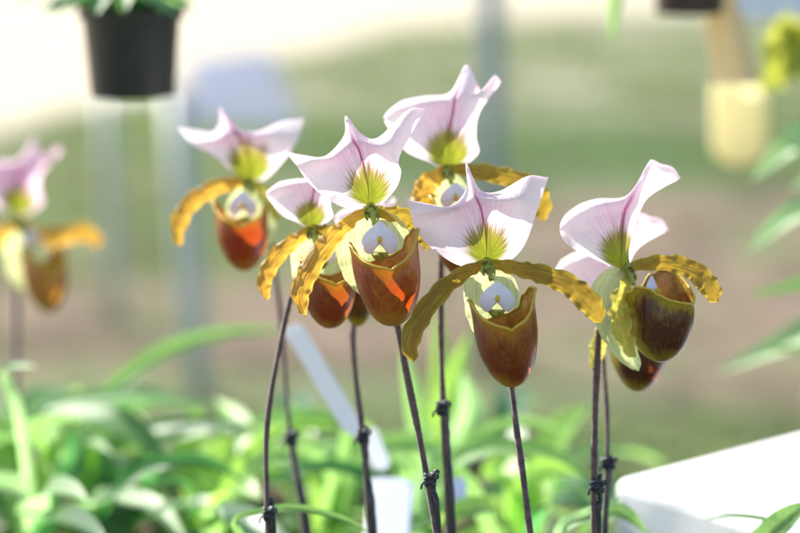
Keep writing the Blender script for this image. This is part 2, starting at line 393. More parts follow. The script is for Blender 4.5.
def staminode(F, cx, cy, wd, ht, root, f=20, yaw=0):
    pts = []; uvs = []; n = 40; nr = 10
    for i in range(nr+1):
        a = []; b1 = []
        for k in range(n):
            th = 2*math.pi*k/n; r = i/nr
            x = math.sin(th)*(.54-.12*math.cos(th)); y = -math.cos(th)*.44     # th=0 top
            tt = min(th, 2*math.pi-th)
            top = math.exp(-(tt/.42)**2); bot = math.exp(-((th-math.pi)/.27)**2)
            y -= .12*top; y -= .30*bot; y += .08*math.exp(-((abs(th-math.pi)-.62)/.4)**2)
            z = (1-r*r)*5+1.6*math.exp(-(math.sin(th)*r/.16)**2)*(1 if math.cos(th) < 0 else .3)*r-1.2*math.exp(-((r-.62)/.16)**2)*abs(math.sin(th))+noise.noise(Vector((x*3, y*3, 1)))*1.2*r
            X_ = x*r*wd; Z = z
            a.append(F.P(cx+X_*math.cos(yaw)+Z*math.sin(yaw), cy+y*r*ht, f+Z*math.cos(yaw)-X_*math.sin(yaw))); b1.append((k/n, r))
        pts.append(a); uvs.append(b1)
    m = MB(); m.grid(pts, uvs, close=True)
    # back of the shield so that it has thickness
    back = [[p+FW*(1.2*F.k) for p in r] for r in pts]; m.grid(back[::-1], uvs, close=True)
    o = m.build('staminode', M['stam'], root)
    m = MB(); m.tube([F.P(cx+6*math.sin(yaw), cy-3.2, f+5), F.P(cx+7*math.sin(yaw), cy+.3, f+7.5), F.P(cx+6*math.sin(yaw), cy+3, f+4.5)], lambda t: F.k*(.5+2*math.sin(math.pi*min(1, t+.02))**.8), 8, 10)
    t_ = m.build('tubercle', M['tub'], root); t_.parent = o
    # stigma lobes under the shield
    m = MB()
    k__ = wd/34
    m.tube([F.P(cx-8*k__, cy+ht*.42, f-14), F.P(cx, cy+ht*.52, f-11), F.P(cx+8*k__, cy+ht*.42, f-14)], lambda t: F.k*k__*(1.5+3.2*math.sin(math.pi*min(.97, t+.03))), 12, 16)
    m.build('stigma', M['column'], root)
    return o
def column(F, bx, by, root, s=1):
    m = MB(); m.tube([F.P(bx-1, by-3*s, -6), F.P(bx, by+2*s, 3), F.P(bx+2, by+9*s, 10), F.P(bx+4, by+18*s, 14)], lambda t: F.k*s*(2.2+3.2*math.sin(math.pi*min(.95, t+.15))), 12, 20)
    for s_ in (-1, 1):
        m.tube([F.P(bx, by, 4), F.P(bx+s_*5*s, by+6*s, 9), F.P(bx+s_*6*s+1, by+10*s, 11), F.P(bx+s_*5*s+2, by+14*s, 11)], lambda t: F.k*s*(.7+1.1*math.sin(math.pi*min(.96, t+.04))), 8, 16)
    for i in range(110):                                     # bristly hairs at the column base
        a = random.uniform(0, 6.28); p = F.P(bx+math.cos(a)*4*s, by+5*s+math.sin(a)*5*s, 8)
        q = p+(F.P(bx+math.cos(a)*9*s, by+6*s+math.sin(a)*9*s, 13)-p)*random.uniform(.5, 1)
        m.tube([p, q], lambda t: F.k*.35*(1-t*.8), 3, 2, cap=False)
    m.build('column', M['column'], root)
def synsepal(F, bx, by, w_, h_, root, f=-4, lean=0):
    path = [(bx, by+2, 2), (bx+2+lean*.2, by+18, f), (bx+6+lean*.5, by+h_*.5, f-6), (bx+9+lean*.8, by+h_*.8, f-6), (bx+10+lean, by+h_, f-3)]
    ribbon(F, path, [w_*.25, w_*.85, w_, w_*.75, w_*.15], root, 'synsepal', M['syn'], wave=1.2, nw=3, cup=-7, ripple=1)
def hairs(m, path, rad, n, ln):
    for i in range(n):
        t = random.random(); p = cr(path, t); T = (cr(path, min(t+.01, 1))-cr(path, max(t-.01, 0))).normalized()
        o = T.orthogonal().normalized(); o.rotate(Matrix.Rotation(random.uniform(0, 6.28), 3, T))
        p = p+o*rad(t)*.9; q = p+(o+T*random.uniform(-.3, .5))*ln*random.uniform(.4, 1)
        s_ = T*.00011
        k = len(m.v); m.v += [p-s_, p+s_, q]; m.uv += [(0, 0)]*3; m.uv2 += [(0, 0)]*3; m.f.append((k, k+1, k+2))
def stemm(pts, root, r_px, D, hair=700, name='stem'):
    P = [S(x, y, d) for x, y, d in pts]
    dd = P[-1]-P[-2]; P.append(P[-1]+dd*((.965-P[-1].z)/dd.z))
    k = D/FPX; rd = lambda t: k*r_px*(1+.12*math.sin(t*23)+.1*t+.35*math.exp(-(t/.03)**2))
    m = MB(); m.tube(P, rd, 12, 60); hairs(m, P, rd, hair, .0011)
    return m.build(name, M['stem'], root)
def crown_of(px, d):                                         # plant base straight below the stem's exit from the picture
    p = S(px, 533, d); return Vector((p.x, p.y+.004, .965))
def leafmesh(P, wd, roll=0, keel=.25, N=26, tip=.0, nrm=Vector((0, -.62, .78)), wav=.0):
    pts = []; uvs = []; K = 8
    for i in range(N+1):
        t = i/N; p = cr(P, t); T = (cr(P, min(t+.02, 1))-cr(P, max(t-.02, 0))).normalized()
        side = T.cross(nrm)
        if side.length < .05: side = T.cross(Vector((0, 1, 0)))
        side.normalize(); side.rotate(Matrix.Rotation(roll, 3, T)); nn = side.cross(T)
        w_ = wd*(min(1, .55+t*1.6))*(1-max(0, (t-.62)/.38)**2.2)
        a = []; b1 = []
        for k in range(K+1):
            v = k/K*2-1
            a.append(p+side*(v*w_/2)+nn*(abs(v)*w_*keel+wav*math.sin(t*14+v)*w_)); b1.append((t, k/K))
        pts.append(a); uvs.append(b1)
    m = MB(); m.grid(pts, uvs); return m
def pleaf(root, crown, pts, wpx, mat='leaf', roll=0, keel=.22, wav=.02, nrm=None):
    D = sum(p[2] for p in pts)/len(pts)
    P = [Vector(crown)]+[S(*p) for p in pts]
    mid = P[0].lerp(P[1], .4); mid.z += .01; P.insert(1, mid)
    leafmesh(P, wpx*D/FPX, roll, keel, wav=wav, nrm=nrm or Vector((0, -.62, .78))).build('leaf', M[mat], root)
def rosette(root, crown, n, ln, wd, mats=('leaf', 'leaf_dark'), a0=None, rise=.55, arc=(0, 6.28)):
    for i in range(n):
        a = arc[0]+(arc[1]-arc[0])*(i+random.uniform(.2, .8))/n
        L = ln*random.uniform(.75, 1.15); d = Vector((math.cos(a), math.sin(a), 0)); r = rise*random.uniform(.6, 1.3)
        P = [Vector(crown)+d*(L*t)+Vector((0, 0, L*r*(1.5*t-1.35*t*t))) for t in (0, .25, .5, .75, 1)]
        leafmesh(P, wd*random.uniform(.8, 1.15), 0, .2, nrm=Vector((0, 0, 1))-d*.2, wav=.02).build('leaf', M[random.choice(mats)], root)
def stake(pts, label, kind=0, tie=None, stem=None):
    # black stake beside a stem, and the twist tie that holds both
    P = [S(*p) for p in pts]; b_ = P[-1].copy(); b_.z = .93; P.append(b_); D = pts[0][2]; k = D/FPX
    root = thing('support_stake', label, 'plant stake', b_, 'black stakes holding the orchid stems')
    m = MB(); m.tube(P, lambda t: k*3.1*(1+.12*math.sin(t*60)), 10, 30); m.build('rod', M['black'], root)
    m = MB(); c = S(*tie); T = Vector((0, 0, 1)); pts_ = []
    n = 5 if kind == 0 else 4
    for i in range(n*12+1):
        a = 2*math.pi*i/12
        pts_.append(c+Vector((math.cos(a)*k*(5.0 if kind == 0 else 6.0+1.2*math.sin(i*.7)), math.sin(a)*k*5.2, (i/(n*12)-.5)*k*(13 if kind == 0 else 12)+k*1.2*math.sin(i*1.3))))
    m.tube(pts_, k*1.5, 7, len(pts_)*2)
    m.tube([c+Vector((k*-5, -k*5, 0)), c+Vector((-k*8, -k*8, -k*2)), c+Vector((-k*9, -k*7, -k*7))], k*1.1, 6, 8)
    m.tube([c+Vector((k*4, -k*5, k*2)), c+Vector((k*8, -k*8, k*5)), c+Vector((k*7, -k*8, k*9))], k*1.1, 6, 8)
    m.tube([c+Vector((0, -k*1, -k*5)), c+Vector((0, -k*1, k*5))], k*4.3, 10, 6)
    m.build('tie', M['black'], root)
    return root
GRP = 'slipper orchids in flower'
def orchid(px533, D, label):
    cr_ = crown_of(px533, D); return thing('slipper_orchid', label, 'orchid', cr_, GRP), cr_
DR = {}
DR['A'] = ((487, 262), [
 [(460,266,-6),(466,258,-2),(475,252,1),(484,247,2),(486,246,2.5),(489,247,2),(497,250,1),(504,256,-3),(508,262,-8)],
 [(434,250,-10),(447,240,-2),(463,232,5),(480,227,8),(484,226,9),(488,227,8),(501,231,5),(514,238,-1),(520,252,-8)],
 [(416,230,-8),(431,222,2),(454,214,10),(475,209,15),(480,208,16),(485,209,15),(503,212,11),(520,218,5),(528,238,-4)],
 [(410,211,0),(429,209,10),(451,208,16),(469,200,20),(475,196,22),(482,199,21),(502,200,17),(522,200,13),(535,216,8)],
 [(407,199,4),(428,203,10),(450,206,14),(466,190,17),(467,165,12),(480,190,20),(500,191,18),(528,177,22),(549,179,18)]])
DR['B'] = ((369, 204), [
 [(343,207,-6),(352,199,-2),(360,195,1),(366,190,2),(368,189,2.5),(371,190,2),(377,193,1),(383,196,-3),(386,200,-8)],
 [(325,197,-10),(336,186,-2),(350,178,4),(361,172,7),(364,170,8),(368,171,7),(378,174,4),(388,178,-2),(397,186,-9)],
 [(309,183,-8),(323,172,2),(341,164,9),(355,156,13),(360,153,14),(365,155,13),(378,158,10),(390,161,4),(401,172,-4)],
 [(296,165,0),(311,160,8),(330,158,14),(348,146,18),(354,141,20),(361,143,19),(378,146,16),(393,143,12),(400,156,6)],
 [(283,150,4),(303,154,10),(325,155,14),(344,136,16),(346,117,11),(361,134,19),(378,137,17),(407,111,22),(424,110,18)]])
DR['F'] = ((621, 267), [
 [(607,265,8),(610,259,8),(614,254,6),(619,250,4),(621,249,3),(623,249,2),(626,252,-2),(628,255,-6),(630,260,-8)],
 [(574,250,14),(584,242,16),(599,236,14),(615,232,8),(622,231,5),(625,231,2),(628,235,-6),(631,240,-12),(631,248,-16)],
 [(561,237,10),(571,228,14),(591,219,16),(614,214,11),(624,212,8),(628,213,4),(632,218,-5),(635,224,-12),(635,232,-18)],
 [(560,224,2),(573,212,8),(595,204,12),(619,201,12),(630,199,10),(635,200,5),(641,202,-2),(645,201,-8),(648,199,-12)],
 [(570,211,-4),(583,203,2),(600,198,6),(628,195,14),(648,165,12),(653,162,8),(662,165,6),(675,168,4),(683,178,2)]])
DR['D'] = ((448, 167), [
 [(429,162,-6),(436,156,-2),(441,152,1),(446,150,2),(448,149,2.5),(450,150,2),(456,153,1),(461,157,-3),(468,163,-8)],
 [(406,151,-8),(416,144,0),(431,138,5),(445,134,8),(449,133,9),(453,134,8),(462,138,5),(470,144,-1),(479,152,-7)],
 [(391,132,-6),(402,126,2),(422,120,10),(445,116,14),(452,115,15),(457,116,14),(466,119,11),(472,124,5),(476,135,-2)],
 [(384,118,0),(396,110,6),(418,104,14),(446,101,18),(455,99,20),(461,99,19),(470,101,15),(477,104,10),(480,112,6)],
 [(390,107,2),(403,99,8),(425,95,14),(450,92,16),(466,66,10),(476,84,18),(482,90,16),(494,76,20),(501,82,18)]])
DR['E'] = ((249, 180), [
 [(234,178,-6),(238,173,-2),(243,170,1),(247,168,2),(249,167,2.5),(251,168,2),(256,171,1),(261,174,-3),(266,178,-8)],
 [(224,164,-8),(229,161,0),(236,156,5),(243,153,8),(246,152,9),(249,153,8),(258,157,5),(268,162,-1),(279,165,-7)],
 [(210,153,-6),(218,151,2),(228,146,10),(238,142,14),(242,141,15),(247,141,14),(258,145,11),(272,150,5),(290,151,-2)],
 [(192,144,0),(205,142,6),(217,140,14),(231,134,18),(237,132,20),(243,133,19),(257,136,15),(275,135,10),(298,140,6)],
 [(175,126,2),(195,129,8),(212,131,12),(220,122,14),(221,108,8),(236,128,16),(256,131,16),(282,121,20),(303,119,18)]])
# ================================================================ the orchids
# --- front centre
F = Fl(.900, 0, 0); rt, c0 = orchid(530, .905, 'sharp slipper orchid front and centre, broad lavender hood, both brown petals spread wide')
stemm([(490,268,.915),(496,300,.922),(503,345,.924),(511,385,.918),(518,440,.912),(525,490,.908),(530,533,.905)], rt, 3.1, .9)
dorsal(F, DR['A'][1], rt, DR['A'][0], seed=1.3)
synsepal(F, 487, 262, 56, 88, rt, f=-6)
column(F, 487, 262, rt)
ribbon(F, [(487,263,2),(470,270,7),(445,287,10),(424,312,12),(410,340,12),(414,362,8)], [8,13,18,20,20,8], rt, 'petal', M['petal'], twist=(.2,-.3), seed=1, nw=6, wave=1.8)
ribbon(F, [(487,263,2),(510,267,6),(540,274,10),(568,285,12),(588,302,14),(601,322,10)], [8,14,19,22,25,14], rt, 'petal', M['petal'], twist=(-.1,.3), seed=2, nw=8, wave=1.8)
pouch(F, 500, 293, 386, 32, rt, M['pouch'], yaw=.12, lean=10, asym=.13)
staminode(F, 496, 298, 32, 30, rt, f=26)
m = MB(); m.tube([S(487,262,.908), S(488,272,.916), S(490,285,.92)], .0028, 12, 12); m.build('ovary', M['ovary'], rt)
rosette(rt, c0, 6, .12, .026, rise=.35)
# --- second sharp one to the left
F = Fl(.912, 0, 0); rt, c0 = orchid(437, .93, 'slipper orchid with red-glowing pouch and swept up white hood, left of the front centre one')
stemm([(374,215,.925),(380,250,.935),(390,290,.94),(398,328,.936),(408,380,.932),(420,440,.93),(437,533,.93)], rt, 3.3, .92)
dorsal(F, DR['B'][1], rt, DR['B'][0], seed=4.1)
synsepal(F, 371, 206, 74, 96, rt, f=-6, lean=-6)
column(F, 371, 207, rt)
ribbon(F, [(370,210,2),(352,220,7),(330,241,10),(312,266,13),(301,294,12),(306,316,8)], [8,13,19,21,19,6], rt, 'petal', M['petal_gold'], twist=(.3,-.4), seed=5, nw=7, wave=2.8)
ribbon(F, [(371,210,0),(385,213,-4),(400,215,-10),(414,222,-16),(424,236,-20),(428,250,-22)], [8,14,17,18,18,6], rt, 'petal', M['petal'], twist=(-.2,.4), seed=6)
pouch(F, 383, 236, 326, 33.5, rt, M['pouch_red'], yaw=.12, lean=9, asym=.16, seed=3)
staminode(F, 380, 240, 33, 32, rt, f=26)
m = MB(); m.tube([S(370,206,.92), S(372,214,.926), S(374,226,.93)], .0028, 12, 12); m.build('ovary', M['ovary'], rt)
rosette(rt, c0, 6, .12, .026, rise=.35)
# --- right, turned sideways
F = Fl(.925, 0, 0); rt, c0 = orchid(594, .935, 'slipper orchid turned sideways at the right, dark rounded pouch and long forward hood tip')
stemm([(604,318,.935),(599,335,.936),(597,370,.936),(595,420,.936),(594,480,.935),(594,533,.935)], rt, 3.2, .93)
m = MB(); m.tube([S(624,268,.93), S(616,285,.934), S(606,305,.936), S(602,325,.936)], lambda t: .0012+.0012*math.sin(math.pi*min(1,t+.1)), 12, 16); m.build('ovary', M['ovary'], rt)
dorsal(F, DR['F'][1], rt, DR['F'][0], seed=7.7)
ribbon(F, [(622,268,-6),(612,280,-4),(606,298,-10),(612,318,-14),(625,345,-14),(640,372,-12)], [10,24,32,34,28,8], rt, 'synsepal', M['syn'], wave=1.2, nw=3, cup=-4)
column(F, 628, 268, rt, .9)
ribbon(F, [(630,267,0),(652,263,-2),(676,264,0),(695,272,4),(708,286,8),(716,302,8)], [9,15,18,20,24,14], rt, 'petal', M['petal'], twist=(-.3,.5), seed=8, nw=6)
ribbon(F, [(628,270,6),(624,284,14),(617,300,20),(616,318,26),(622,338,30),(632,356,32)], [8,16,20,22,22,8], rt, 'petal', M['petal_green'], twist=(.7,.5), seed=9, nw=5, wave=4.5, ripple=2.5)
pouch(F, 652, 277, 362, 30, rt, M['pouch_dark'], yaw=.95, lean=8, asym=.22, seed=5, notch=.30, fc=16, depth=1.15)
staminode(F, 650, 291, 26, 28, rt, f=14, yaw=.95)
rosette(rt, c0, 6, .12, .026, rise=.3, arc=(2.6, 5.2))
# --- behind it, lower
F = Fl(.985, 612, 312, .95, .92, 621, 267); rt, c0 = orchid(605, .99, 'lower slipper orchid half hidden behind the sideways one, darkest pouch hanging below it')
stemm([(600,322,1.0),(604,370,.998),(607,420,.994),(607,470,.99),(604,533,.99)], rt, 2.4, .97, 500)
dorsal(F, DR['F'][1], rt, DR['F'][0], seed=9.2)
G = Fl(.985, 0, 0)
pouch(G, 634, 312, 391, 27, rt, M['pouch_dark'], yaw=.8, lean=4, seed=6, notch=.3, fc=14)
ribbon(G, [(614,313,0),(604,330,0),(597,350,0),(594,372,2)], [8,14,16,6], rt, 'petal', M['petal_green'], seed=10, nw=4)
ribbon(G, [(616,313,-2),(640,318,-4),(665,322,-4),(684,338,0)], [8,14,16,6], rt, 'petal', M['petal'], seed=11, nw=4)
column(G, 614, 312, rt, .8); staminode(G, 632, 330, 22, 24, rt, f=10, yaw=.8)
m = MB(); m.tube([S(613,312,.99), S(604,318,.998), S(600,330,1.0)], .0022, 10, 12); m.build('ovary', M['ovary'], rt)
rosette(rt, c0, 5, .12, .024, rise=.3, arc=(2.6, 5.2))
# --- top centre, behind
F = Fl(.975, 0, 0); rt, c0 = orchid(449, .985, 'tallest slipper orchid, pale pink hood rising behind and between the two sharp ones')
stemm([(446,175,.988),(443,220,.992),(441,260,.99),(441,330,.988),(443,405,.986),(446,470,.985),(449,533,.985)], rt, 3.0, .985)
dorsal(F, DR['D'][1], rt, DR['D'][0], seed=11.1)
ribbon(F, [(447,167,2),(437,176,8),(427,186,14),(424,200,20),(428,214,22)], [8,18,24,24,8], rt, 'petal', M['petal_gold'], twist=(.5,.2), seed=12, wave=4.5, nw=5)
ribbon(F, [(449,168,0),(472,171,4),(500,176,6),(524,184,8),(540,200,6),(542,222,4)], [8,15,18,20,22,10], rt, 'petal', M['petal'], twist=(-.2,.3), seed=13, wave=2.6)
synsepal(F, 446, 168, 46, 88, rt, f=-4, lean=-6)
column(F, 447, 168, rt, .9)
pouch(F, 456, 196, 276, 26, rt, M['pouch'], yaw=.1, lean=4, seed=8)
staminode(F, 455, 198, 28, 26, rt, f=20)
m = MB(); m.tube([S(447,168,.984), S(446,178,.99), S(445,190,.993)], .0026, 10, 12); m.build('ovary', M['ovary'], rt)
rosette(rt, c0, 5, .12, .024, rise=.35)
# --- behind the second sharp one, left
F = Fl(.955, 311, 226, .70, .66, 448, 167); rt, c0 = orchid(268, .955, 'soft focus slipper orchid tucked close behind the red-glowing one, round hood edge and golden petal')
stemm([(306,250,.972),(300,275,.975),(290,300,.972),(280,345,.966),(270,400,.96),(266,450,.957),(268,533,.955)], rt, 2.7, .955)
dorsal(F, DR['D'][1], rt, DR['D'][0], seed=14.1)
G = Fl(.955, 0, 0)
ribbon(G, [(310,228,2),(296,240,6),(281,252,10),(270,268,12),(265,284,10),(268,300,8)], [8,14,17,17,15,5], rt, 'petal', M['petal_gold'], twist=(.3,-.3), seed=15, nw=5)
ribbon(G, [(312,228,0),(330,232,-4),(350,240,-8),(368,254,-10)], [8,14,16,6], rt, 'petal', M['petal'], seed=16, nw=5)
synsepal(G, 312, 229, 50, 80, rt, f=-6, lean=-4)
column(G, 312, 229, rt, .8)
pouch(G, 328, 258, 328, 27, rt, M['pouch'], yaw=.25, lean=3, seed=9)
staminode(G, 322, 253, 26, 24, rt, f=18)
m = MB(); m.tube([S(311,227,.962), S(308,240,.97), S(305,254,.973)], .0026, 10, 12); m.build('ovary', M['ovary'], rt)
rosette(rt, c0, 5, .12, .024, rise=.35)
# --- hidden one behind
F = Fl(1.0, 368, 243, .52, .50, 448, 167); rt, c0 = orchid(370, 1.0, 'mostly hidden slipper orchid, only its dark pouch shows between two front orchids pouches')
stemm([(366,258,1.012),(360,290,1.015),(353,330,1.012),(356,380,1.008),(362,430,1.004),(370,533,1.0)], rt, 2.8, .97, 500)
dorsal(F, DR['D'][1], rt, DR['D'][0], seed=18.1)
G = Fl(1.0, 0, 0)
pouch(G, 358, 262, 326, 18, rt, M['pouch_dark'], yaw=.2, lean=0, seed=10)
ribbon(G, [(368,246,0),(380,250,2),(392,262,4),(398,278,6)], [8,12,14,5], rt, 'petal', M['petal'], seed=17, nw=4)
ribbon(G, [(368,246,0),(356,250,2),(346,260,4),(340,272,6)], [8,12,14,5], rt, 'petal', M['petal'], seed=18, nw=4)
column(G, 368, 244, rt, .6); staminode(G, 362, 262, 18, 17, rt, f=12)
m = MB(); m.tube([S(368,243,1.005), S(367,252,1.01), S(365,262,1.013)], .002, 10, 12); m.build('ovary', M['ovary'], rt)
rosette(rt, c0, 5, .12, .024, rise=.35)
# --- left, blurred
F = Fl(1.07, 0, 0); rt, c0 = orchid(304, 1.07, 'blurred slipper orchid below the blue panel, wing-like white hood and bright red pouch')
stemm([(262,205,1.09),(272,250,1.095),(280,310,1.09),(284,360,1.085),(290,435,1.08),(298,490,1.075),(304,533,1.07)], rt, 2.6, 1.0, 300)
dorsal(F, DR['E'][1], rt, DR['E'][0], seed=21.1)
ribbon(F, [(248,183,2),(230,184,6),(208,192,10),(190,205,12),(180,225,12),(180,246,8)], [8,14,16,17,17,7], rt, 'petal', M['petal_gold'], twist=(.3,-.3), seed=19, nw=5)
ribbon(F, [(250,183,0),(262,190,2),(272,204,2),(278,222,0)], [8,12,12,5], rt, 'petal', M['petal_green'], seed=20, nw=4)
synsepal(F, 249, 182, 50, 76, rt, f=-6, lean=-8)
column(F, 249, 181, rt, .8)
pouch(F, 243, 202, 271, 26, rt, M['pouch_red'], yaw=0, lean=3, seed=12)
staminode(F, 244, 206, 26, 26, rt, f=18)
m = MB(); m.tube([S(249,182,1.078), S(256,190,1.088), S(262,208,1.09)], .0026, 10, 12); m.build('ovary', M['ovary'], rt)
rosette(rt, c0, 5, .12, .024, rise=.35)
# --- far left, strongly blurred
F = Fl(1.36, 18, 214, .78, .74, 448, 167); rt, c0 = orchid(14, 1.36, 'strongly blurred pink slipper orchid alone at the left edge of the photo')
stemm([(14,225,1.38),(16,262,1.385),(17,300,1.38),(16,380,1.37),(15,460,1.365),(14,533,1.36)], rt, 3.0, 1.36, 0)
dorsal(F, DR['D'][1], rt, DR['D'][0], seed=24.1, mat='dorsal_pink')
G = Fl(1.36, 0, 0)
ribbon(G, [(20,222,2),(38,236,6),(60,236,10),(84,232,10),(104,243,8)], [10,18,20,18,12], rt, 'petal', M['petal_gold'], seed=22, nw=4)
ribbon(G, [(18,222,2),(4,232,6),(-12,246,10),(-22,266,10)], [10,16,18,6], rt, 'petal', M['petal_gold'], seed=23, nw=4)
synsepal(G, 20, 220, 40, 72, rt, f=-6, lean=-8)
column(G, 20, 220, rt, .8)
pouch(G, 44, 246, 312, 22, rt, M['pouch_tan'], yaw=.6, lean=8, seed=13)
staminode(G, 34, 240, 18, 20, rt, f=16, yaw=.5)
m = MB(); m.tube([S(18,216,1.365), S(15,222,1.375), S(14,236,1.382)], .003, 10, 12); m.build('ovary', M['ovary'], rt)
rosette(rt, c0, 6, .14, .032, rise=.4)
# ---------------------------------------------------------------- stakes and ties
stake([(437,470,.932),(433,490,.93),(438,533,.93)], 'black stake with clip beside the stem of the red-glowing orchid', 0, (430,480,.924))
stake([(446,401,.988),(448,450,.986),(453,533,.985)], 'black stake tied to the tallest orchid stem, its tie the highest of the middle ones', 0, (442,408,.98))
stake([(271,498,.957),(272,515,.955),(273,533,.955)], 'black stake at the leftmost sharp stem, its tie near the bottom edge of the photo', 0, (269,514,.95))
stake([(292,428,1.082),(296,470,1.08),(309,533,1.07)], 'blurred black stake and tie on the thin leaning stem left of the white label', 0, (291,438,1.075))
stake([(365,426,1.006),(367,470,1.004),(374,533,1.0)], 'black stake and tie at the lower end of the long white label', 0, (363,436,1.0))
stake([(599,474,.938),(600,500,.937),(598,533,.936)], 'black stake with knotted round tie on the sideways orchid stem beside the white box', 1, (597,486,.93))
stake([(610,455,.996),(609,480,.994),(605,533,.99)], 'small blurred black stake and tie just left of the white box corner', 1, (608,463,.985))
# ================================================================ leafy plants behind and below
def leafy(px, d, label, cat='plant'):
    p = S(px, 533, d); c = Vector((p.x, p.y, .965 if d < 1.03 else .895)); return thing('leafy_plant', label, cat, c, 'leafy orchid plants without flowers'), c
def zc(c): return c
rt, c = leafy(40, 1.28, 'leafy plant at the bottom left corner with broad whitish green leaves')
pleaf(rt, c, [(30,500,1.22),(-10,488,1.2),(-40,500,1.18)], 34, 'leaf_pale')
pleaf(rt, c, [(40,500,1.18),(62,490,1.15),(88,500,1.12)], 30, 'leaf_pale')
pleaf(rt, c, [(24,470,1.34),(8,425,1.38),(-22,400,1.4)], 20, 'leaf_lime')
pleaf(rt, c, [(45,470,1.3),(70,440,1.33),(92,410,1.36)], 20, 'leaf_lime')
pleaf(rt, c, [(60,490,1.25),(75,460,1.25),(70,430,1.25)], 22, 'leaf_dark')
pleaf(rt, c, [(10,480,1.3),(-4,440,1.3),(-10,400,1.3)], 26, 'leaf')
pleaf(rt, c, [(50,520,1.15),(80,524,1.1),(110,545,1.05)], 28, 'leaf_dark')
pleaf(rt, c, [(20,420,1.22),(5,372,1.22),(38,366,1.2)], 12, 'leaf_pale')
rosette(rt, c, 5, .17, .020, rise=.55)
rt, c = leafy(95, 1.35, 'leafy plant left of the middle with one long arching leaf above the others')
pleaf(rt, c, [(78,450,1.38),(110,395,1.4),(164,354,1.42),(228,334,1.44),(300,330,1.46)], 20, 'leaf')
pleaf(rt, c, [(52,440,1.4),(40,412,1.38),(125,396,1.36),(215,408,1.34)], 20, 'leaf_pale')
pleaf(rt, c, [(110,450,1.36),(150,430,1.34),(210,425,1.32),(240,440,1.3)], 16, 'leaf_dark')
pleaf(rt, c, [(100,440,1.4),(130,410,1.45),(175,395,1.5)], 22, 'leaf_lime')
pleaf(rt, c, [(70,470,1.3),(80,440,1.3),(115,455,1.25)], 22, 'leaf_pale')
pleaf(rt, c, [(90,500,1.25),(150,505,1.2),(190,545,1.15)], 24, 'leaf_pale')
rosette(rt, c, 5, .17, .020, rise=.55, mats=('leaf', 'leaf_dark', 'leaf_lime'))
pleaf(rt, c, [(60,470,1.32),(20,430,1.3),(-30,420,1.3)], 20, 'leaf')
pleaf(rt, c, [(130,470,1.36),(180,436,1.34),(235,428,1.32),(290,446,1.3)], 17, 'leaf_dark')
pleaf(rt, c, [(110,500,1.22),(150,468,1.2),(205,462,1.2),(250,486,1.2)], 17, 'leaf_dark')
rt, c = leafy(215, 1.3, 'leafy plant with broad lime leaves behind the leftmost sharp stem')
pleaf(rt, c, [(200,490,1.32),(192,450,1.34),(198,405,1.36)], 38, 'leaf_lime')
pleaf(rt, c, [(225,470,1.34),(238,430,1.36),(215,398,1.4)], 34, 'leaf_lime')
pleaf(rt, c, [(225,500,1.25),(240,490,1.22),(262,500,1.2)], 34, 'leaf_lime')
pleaf(rt, c, [(190,490,1.25),(165,482,1.24),(140,492,1.22)], 10, 'leaf_dark')
pleaf(rt, c, [(240,480,1.3),(270,440,1.3),(300,425,1.3),(340,430,1.3)], 28, 'leaf_lime')
pleaf(rt, c, [(210,520,1.15),(214,508,1.1),(224,520,1.06)], 20, 'leaf')
pleaf(rt, c, [(240,480,1.4),(262,430,1.45),(300,400,1.5)], 30, 'leaf')
rosette(rt, c, 5, .17, .020, rise=.55, mats=('leaf', 'leaf_lime'))
rt, c = leafy(330, 1.28, 'leafy plant behind the white label with upright green leaves')
pleaf(rt, c, [(345,480,1.28),(350,440,1.28),(342,405,1.28)], 22, 'leaf')
pleaf(rt, c, [(330,480,1.26),(300,455,1.24),(262,460,1.22),(240,480,1.2)], 22, 'leaf')
pleaf(rt, c, [(350,490,1.26),(380,452,1.26),(420,445,1.26),(450,460,1.26)], 26, 'leaf')
pleaf(rt, c, [(320,480,1.3),(300,440,1.32),(290,400,1.35)], 26, 'leaf_lime')
rosette(rt, c, 5, .17, .020, rise=.55)
rt, c = leafy(300, 1.0, 'plant at the bottom with one narrow leaf arching across two thin stems')
pleaf(rt, c, [(235,526,1.0),(262,512,1.0),(300,509,1.0),(345,520,1.0),(375,536,1.0)], 9, 'leaf')
rosette(rt, c, 4, .10, .024, rise=.3)
rt, c = leafy(420, 1.35, 'tall leafy plant between the two sharp orchids stems with glossy upright leaves')
pleaf(rt, c, [(425,470,1.35),(415,410,1.35),(402,345,1.35)], 22, 'leaf')
pleaf(rt, c, [(440,460,1.38),(450,400,1.4),(470,330,1.42)], 30, 'leaf_lime')
pleaf(rt, c, [(450,470,1.34),(470,420,1.34),(462,370,1.34)], 34, 'leaf_pale')
pleaf(rt, c, [(400,480,1.3),(392,450,1.28),(440,430,1.26)], 22, 'leaf')
pleaf(rt, c, [(420,470,1.42),(440,400,1.46),(438,300,1.5)], 26, 'leaf_lime')
pleaf(rt, c, [(410,540,1.2),(420,490,1.18),(440,440,1.16)], 24, 'leaf_pale')
rosette(rt, c, 5, .17, .020, rise=.55, mats=('leaf', 'leaf_lime'))
pleaf(rt, c, [(400,470,1.32),(360,430,1.3),(310,416,1.3),(262,424,1.3),(228,448,1.3)], 17, 'leaf')
pleaf(rt, c, [(440,480,1.28),(480,438,1.3),(530,424,1.32),(580,440,1.34)], 17, 'leaf')
pleaf(rt, c, [(400,500,1.2),(350,470,1.2),(300,470,1.2),(262,492,1.2)], 16, 'leaf_dark')
rt, c = leafy(520, 1.22, 'leafy plant under the front centre orchid with one broad leaf arching to the right')
pleaf(rt, c, [(470,490,1.2),(450,466,1.2),(500,448,1.19),(555,456,1.18),(592,482,1.17)], 20, 'leaf')
pleaf(rt, c, [(520,490,1.24),(500,470,1.26),(480,480,1.26)], 34, 'leaf_lime')
